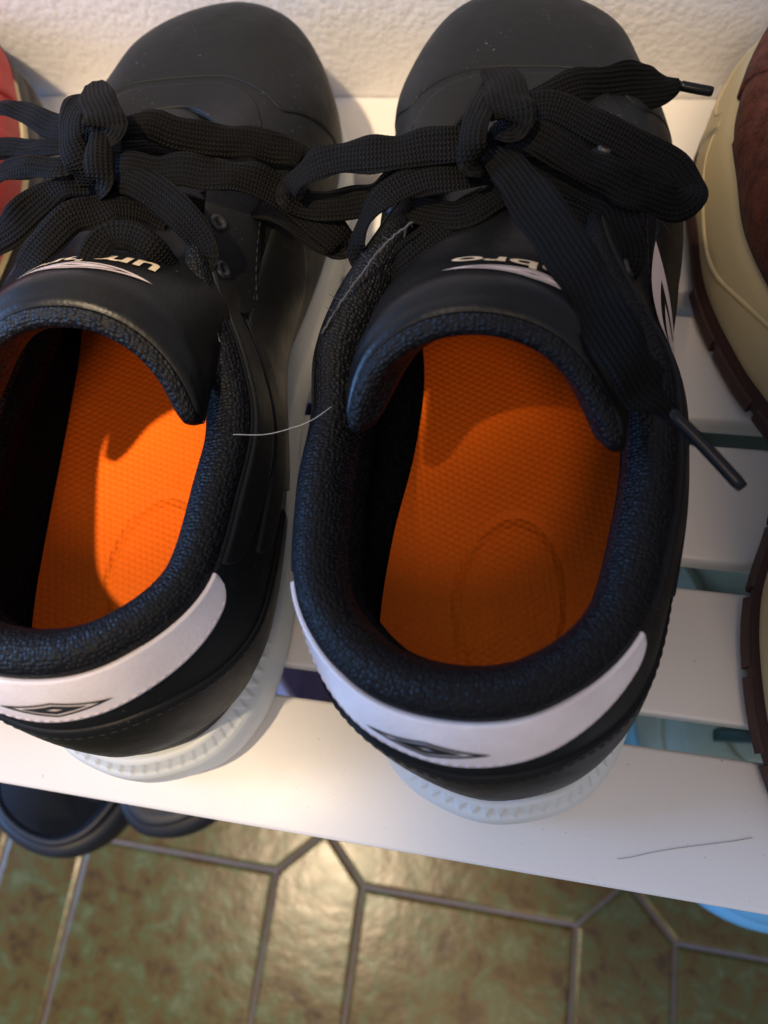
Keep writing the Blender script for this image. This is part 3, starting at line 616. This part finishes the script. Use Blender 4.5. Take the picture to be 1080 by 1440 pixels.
laces(L_root, [
    ('lace_loop', [(135, 240, .094, 0, .007), (170, 236, .0965, -10), (230, 240, .096, -18), (300, 243, .094, -20), (355, 252, .090, -16), (395, 272, .085, -10), (440, 305, .079, -8), (480, 340, .0735, -10), (474, 352, .069, -30), (420, 322, .069, -30), (360, 294, .073, -20), (290, 276, .078, -10), (230, 264, .082, 0), (170, 255, .086, 0, .007)]),
    ('lace_loop', [(120, 190, .094, 0, .007), (170, 178, .0955, -10), (225, 182, .0930, -22), (290, 194, .088, -24), (350, 201, .083, -22), (400, 208, .079, -15), (425, 221, .075, 0), (400, 238, .073, 10), (340, 225, .076, 0), (250, 205, .082, 0), (170, 205, .088, 0, .007)]),
    ('lace_loop', [(115, 235, .090, 0, .007), (85, 236, .0925, 10, .0075), (45, 232, .0920, 8, .0070), (5, 244, .089, 8, .0070), (-40, 265, .084, 10), (-62, 250, .080, 0), (-35, 220, .080, -10), (20, 206, .083, -5, .0060), (70, 206, .087, 0, .0060), (120, 210, .089, 0, .007)]),
    ('lace_end', [(130, 205, .088, 0, .006), (100, 183, .089, 25, .0085), (70, 172, .088, 20, .0080), (35, 158, .085, 0, .0065), (-5, 152, .082, -10, .0065), (-45, 160, .077, 0), (-80, 175, .073, 0, .0034)]),
    ('aglet', [(-76, 173, .0733, 0), (-100, 184, .0705, 0), (-125, 196, .068, 0)]),
    ('lace_knot', [(143, 172, .097, 0, .006), (139, 190, .1015, 0, .0070), (137, 215, .1025, 4, .0075), (138, 245, .1000, 4, .0075), (142, 268, .0945, 0, .0065), (145, 282, .089, 0, .005)]),
    ('lace_knot', [(125, 262, .089, 0, .006), (112, 232, .0960, 18, .0085), (98, 200, .0995, 24, .0098), (98, 168, .1010, 12, .0095), (116, 146, .0990, 0, .0085), (138, 140, .093, 0, .007)]),
    ('lace_knot', [(128, 122, .095, 0, .008), (136, 140, .1020, 4, .0098), (146, 162, .1045, 8, .0108), (152, 182, .1030, 8, .0098), (150, 202, .096, 0, .0075)]),
    ('lace_end', [(140, 255, .090, 0, .007), (170, 250, .0955, -8), (215, 268, .0950, -16), (255, 298, .0925, -22), (282, 335, .0890, -24, .0082), (294, 365, .0850, -20, .0070), (286, 388, .0795, -10, .0052)]),
    ('lace', [(125, 255, .0885, 0), (88, 262, .0895, 10), (55, 285, .0890, 20), (25, 312, .0870, 25), (-10, 340, .083, 20), (-40, 360, .079, 0, .006)]),
    ('lace', [(240, 310, .0860, 0), (195, 292, .0900, 4), (150, 290, .0935, 8), (105, 305, .0955, 10), (65, 340, .0960, 10), (35, 380, .0940, 10), (10, 410, .089, 8), (-10, 440, .081, 5, .006)]),
    ('lace', [(240, 378, .0900, 10, .006), (215, 350, .0975, 15, .0068), (182, 332, .1000, 18, .0070), (150, 334, .1010, 18, .0070), (130, 356, .1020, 15, .0068), (118, 392, .1000, 10, .006)]),
    ('lace', [(100, 265, .083, 0, .007), (170, 262, .085, 0), (250, 285, .0835, 0), (300, 300, .080, 0, .007)]),
    ('lace', [(95, 215, .078, 0, .006), (170, 215, .081, 0), (260, 225, .081, 0), (330, 235, .077, 0, .006)]),
])
# frayed edge threads on the sneaker eyestays
def fray(root, pts, r=.0005):
    bpy.context.view_layer.update(); inv = root.matrix_world.inverted()
    P = np.array([tuple(inv @ Vector(bp(*p))) for p in pts]); C = herm(np.linspace(0, 1, len(P)), P, np.linspace(0, 1, 60)); C += rng.normal(0, .00010, C.shape)
    parts = [tube(C, r*(1+.5*rng.random(60)), 6)]
    for i in range(46):
        k = rng.integers(0, 59); d = rng.normal(0, .0011, 3); parts.append(tube([C[k], C[k]+d*.6, C[k]+d*1.2+rng.normal(0, .0003, 3)], .00009, 4))
    V, F = join(parts); obj('frayed_edge', V, F, M['fray'], root)
fray(L_root, [(222, 335, .0935), (236, 372, .0920), (268, 420, .0890), (296, 462, .0855), (310, 480, .0840)], .0003)
fray(R_root, [(580, 312, .0945), (540, 345, .0935), (505, 390, .0900), (470, 440, .0860), (453, 470, .0835)], .00028)
hv = [bp(u, v, z) for u, v, z in ((328, 611, .0835), (372, 611, .0838), (410, 602, .0842), (440, 590, .0844), (466, 572, .0846))]
V, F = tube(herm(np.linspace(0, 1, 5), np.array(hv), np.linspace(0, 1, 40)), .00009, 5); tag(obj('hair_strand', V, F, M['hair']), 'fine pale hair bridging the collars of the two black sneakers', 'hair')

# ------------------------------------------------------------------ other shoes
def simple_shoe(name, label, cat, loc, rz, sgn, prof, mats, sx=1, sy=1, sz=1, base=.03, group=None, outsole=None, lining=None, extra=True, fat=.006, waist=0.0, inset=-.0045, toe_up=.3):
    root = tag(empty(name, loc, rz), label, cat, group); B = Body(sx=sx, sy=sy, sz=sz, base=base, sgn=sgn, fat=fat, waist=waist, inset=inset, toe_up=toe_up)
    if outsole: sole_part(B, 'outsole', outsole, mats['outsole'], root)
    sole_part(B, 'midsole', prof, mats['midsole'], root)
    q = np.linspace(-1, 1, 200, endpoint=False); v = np.linspace(0, 1, 24)
    A = B.at(np.repeat(q[:, None], 24, 1), np.repeat(v[None], 200, 0)); V, F = grid(A, wrap_u=True, flip=B.flip())
    up = obj('upper', V, F, mats['upper'], root); m = up.modifiers.new('thickness', 'SOLIDIFY'); m.thickness = .003; m.offset = -1
    # foot bed
    ys = np.linspace(.010*sy, .288*sy, 50); qq = np.linspace(0, 1, 300); fb = -inset+.0015; lat = B.out(qq)-B.onorm(qq)*fb; med = B.out(-qq)-B.onorm(-qq)*fb; rows = []
    for y in ys:
        xl = np.interp(y, lat[:, 1], lat[:, 0]); xm = np.interp(y, med[:, 1], med[:, 0]); t = np.linspace(-1, 1, 9)
        rows.append(np.c_[(xl+xm)/2+t*(xl-xm)/2, np.full(9, y), base+.003+B.lift(np.full(9, y))])
    V, F = grid(B.fin(np.array(rows)), flip=not B.flip()); obj('foot_bed', V, F, mats.get('lining', mats['upper']), root)
    if extra:
        patch(B, 'toe_overlay', .80, 1.20, lambda s: .02+0*s, lambda s: .36+.16*np.sin(s*math.pi), .0014, mats.get('toe', mats.get('panel', mats['upper'])), root, nq=70)
        for sg in (1, -1):
            patch(B, 'side_overlay', sg*.34, sg*.74, lambda s: .05+0*s, lambda s: .45+.25*np.sin(s*math.pi)**2, .0014, mats.get('panel', mats['upper']), root, nq=60)
            patch(B, 'eyestay', sg*.46, sg*.97, lambda s: .66+.2*sm(.7, 1, s), lambda s: .992+0*s, .0016, mats.get('panel', mats['upper']), root, nq=60)
        patch(B, 'heel_overlay', -.28, .28, lambda s: .05+0*s, lambda s: .55+.15*np.cos((s-.5)*4), .0014, mats.get('panel', mats['upper']), root, nq=70)
        # tongue and laces across the throat
        s = np.linspace(-1, 1, 21); w = np.linspace(0, 1, 24); Sg, Wg = np.meshgrid(s, w, indexing='ij'); P = tongue_surf(B, Sg, Wg)*np.array([sx, sy, sz]); N = tongue_normal(B, Sg, Wg)
        V, F = grid(B.fin(P), flip=B.flip()); tg = obj('tongue', V, F, mats.get('panel', mats['upper']), root); m = tg.modifiers.new('thickness', 'SOLIDIFY'); m.thickness = .005; m.offset = 0
        for k, qh in enumerate((.56, .63, .70, .77)):
            a = B.at(np.array([qh]), np.array([.92]), .002)[0]; b_ = B.at(np.array([-qh]), np.array([.92]), .002)[0]; mid = (a+b_)/2+np.array([0, 0, .008*sz])
            V, F, U = ribbon([(*a, 0), (*(a*.7+b_*.3+np.array([0, 0, .006])), 0), (*mid, 0), (*(a*.3+b_*.7+np.array([0, 0, .006])), 0), (*b_, 0)], .006, n=30); obj('lace', V, F, mats.get('lace', M['lace']), root, uvs=U)
    return root, B

# maroon trail shoe
MIDP = [(-.004, .008), (.0015, .0088), (.0048, .014), (.0060, .021), (.0042, .029), (.0012, .0355), (-.0012, .0400), (-.0045, .0412), (-.012, .040)]
OUTP = [(-.004, 0), (.002, .0006), (.0056, .003), (.0066, .008), (.0054, .0115), (.002, .0130), (-.003, .0125)]
mr, mB = simple_shoe('trail_shoe', 'maroon suede shoe with chunky cream midsole beside a black sneaker', 'shoe', (.1320, .0135, 0), math.radians(4.2), 1, MIDP,
    dict(outsole=M['outsole'], midsole=M['cream'], upper=M['maroon'], panel=M['maroon'], lining=M['maroon_dark']), base=.040, outsole=OUTP, sz=1.08, waist=.34, fat=.014, inset=-.0025)
# sculpted ridge lines on the cream midsole
def mid_pt(B, q, f, off):
    k = np.array(MIDP); c = herm(np.linspace(0, 1, len(k)), k, f); o = B.out(q)+B.onorm(q)*(c[:, :1]+off); return B.fin(np.c_[o, c[:, 1]+B.lift(o[:, 1])])
for pts in ([(-.80, .62), (-.76, .50), (-.70, .42), (-.64, .44), (-.58, .56), (-.50, .70), (-.42, .74)], [(-.92, .6), (-.88, .5), (-.84, .45), (-.81, .50), (-.80, .60)]):
    pts = np.array(pts); s = np.linspace(0, 1, len(pts)); f = herm(s, pts, np.linspace(0, 1, 60)); C = mid_pt(mB, f[:, 0], f[:, 1], -.0004)
    V, F = tube(C, .0010*np.sin(np.linspace(.05, math.pi-.05, 60))**.4, 8); obj('midsole_ridge', V, F, M['cream'], mr)
# outsole lugs
lug = None
for i, qh in enumerate(np.linspace(-.62, .62, 19)):
    q2 = np.array([qh-.030, qh-.01, qh+.01, qh+.030]); A = []
    for off, z in ((.004, 0.0004), (.0068, .0012), (.0080, .0050), (.0072, .0088), (.004, .0100)):
        o = mB.out(q2)+mB.onorm(q2)*off; A.append(np.c_[o, z+mB.lift(o[:, 1])])
    A = mB.fin(np.array(A)); V, F = grid(A); F += [(0, 4, 8, 12, 16), (19, 15, 11, 7, 3)]; obj('lug', V, F, M['outsole'], mr, smooth=False)
# tan heel cradle
patch(mB, 'heel_cradle', -.46, .46, lambda s: -.0+.0*s+.01, lambda s: .14+.10*np.sin(s*math.pi), .004, M['tan'], mr, nq=80)

# red shoe at the far end
RP = [(-.004, .0), (.0015, .0012), (.0036, .010), (.0030, .018), (.0, .024), (-.004, .0265), (-.009, .026)]
rr_, rB = simple_shoe('trainer', 'red shoe with cream sidewall and charcoal rubber rim touching the wall', 'shoe', (-.265, .0125, 0), math.radians(1), 1,
    [(-.003, .0095), (.0025, .012), (.0015, .021), (.0002, .0275), (-.008, .0285)], dict(outsole=M['dark_rubber'], midsole=M['dark_rubber'], upper=M['red'], panel=M['red'], lining=M['dark_rubber']), base=.027, outsole=[(-.004, 0), (.001, .0006), (.0030, .005), (.0036, .012), (.0024, .0165), (-.002, .017)], inset=.0, fat=.010)
patch(rB, 'toe_bumper', .84, 1.16, lambda s: -.0+.01+0*s, lambda s: .06+.05*np.sin(s*math.pi), .0020, M['dark_rubber'], rr_, nq=70)

patch(rB, 'foxing', .50, .90, lambda s: .02+0*s, lambda s: .03+.05*np.sin(s*math.pi)**.6, .0016, M['cream'], rr_, nq=70)
# shoes on the lower tier
SP = [(-.004, 0), (.001, .001), (.002, .008), (.001, .018), (-.002, .022), (-.008, .022)]
def sandal(label, loc, rz, sgn, bed, sx=1.0, neon=False):
    root = tag(empty('sandal', loc, rz), label, 'sandal', 'pair of navy sandals on the lower tier'); B = Body(sx=sx, sgn=sgn, base=.022)
    sole_part(B, 'sole', SP, M['navy_rubber'], root)
    sole_part(B, 'foot_bed', [(-.006, .0215), (-.0045, .0235), (-.006, .0250), (-.010, .0245)], bed, root, bottom=False)
    for y0, y1, hz, wd in ((.262, .238, .040, .024), (.205, .185, .060, .030), (.09, .06, .075, .022)):
        t = np.linspace(-1, 1, 9); pts = []
        for k in t:
            y = y0+(y1-y0)*(k+1)/2; hw = np.interp(y, [.0, .05, .14, .22, .26, .29], [.02, .041, .044, .054, .047, .034])*sx
            pts.append((k*hw*sgn*1.0, y, .016+(hz-.012)*(1-abs(k)**2.6), 0, wd))
        V, F, U = ribbon(pts, wd, thick=.0035, n=60); obj('strap', V, F, M['navy'], root, uvs=U)
    if neon:
        V, F = box(-.016, .004, .238, .266, .0405, .0445, .0012); obj('strap_tag', V, F, M['neon'], root)
    return root
sandal('navy strapped sandal with a neon green strap tag under the front slat', (-.240, .256, LZ), math.pi+math.radians(2), 1, M['navy_rubber'], 1.0, True)
sandal('plain navy strapped sandal beside the one with the neon tag', (-.149, .274, LZ), math.pi-math.radians(2), -1, M['navy_rubber'], .82)
simple_shoe('trainer', 'mint trainer with light blue toe on the lower tier under the maroon shoe', 'shoe', (.114, .2800, LZ), math.pi+math.radians(1), 1, SP, dict(midsole=M['sky_blue'], upper=M['mint'], panel=M['mint'], toe=M['sky_blue'], lining=M['mint'], lace=M['mint_dark']), base=.022, sz=.85)
simple_shoe('trainer', 'lilac trainer on the lower tier under the two black sneakers', 'shoe', (-.070, .012, LZ), math.radians(0), -1, SP, dict(midsole=M['pale'], upper=M['lilac'], panel=M['lilac'], lining=M['lilac']), base=.022, sz=.9, sx=.9, sy=.98)
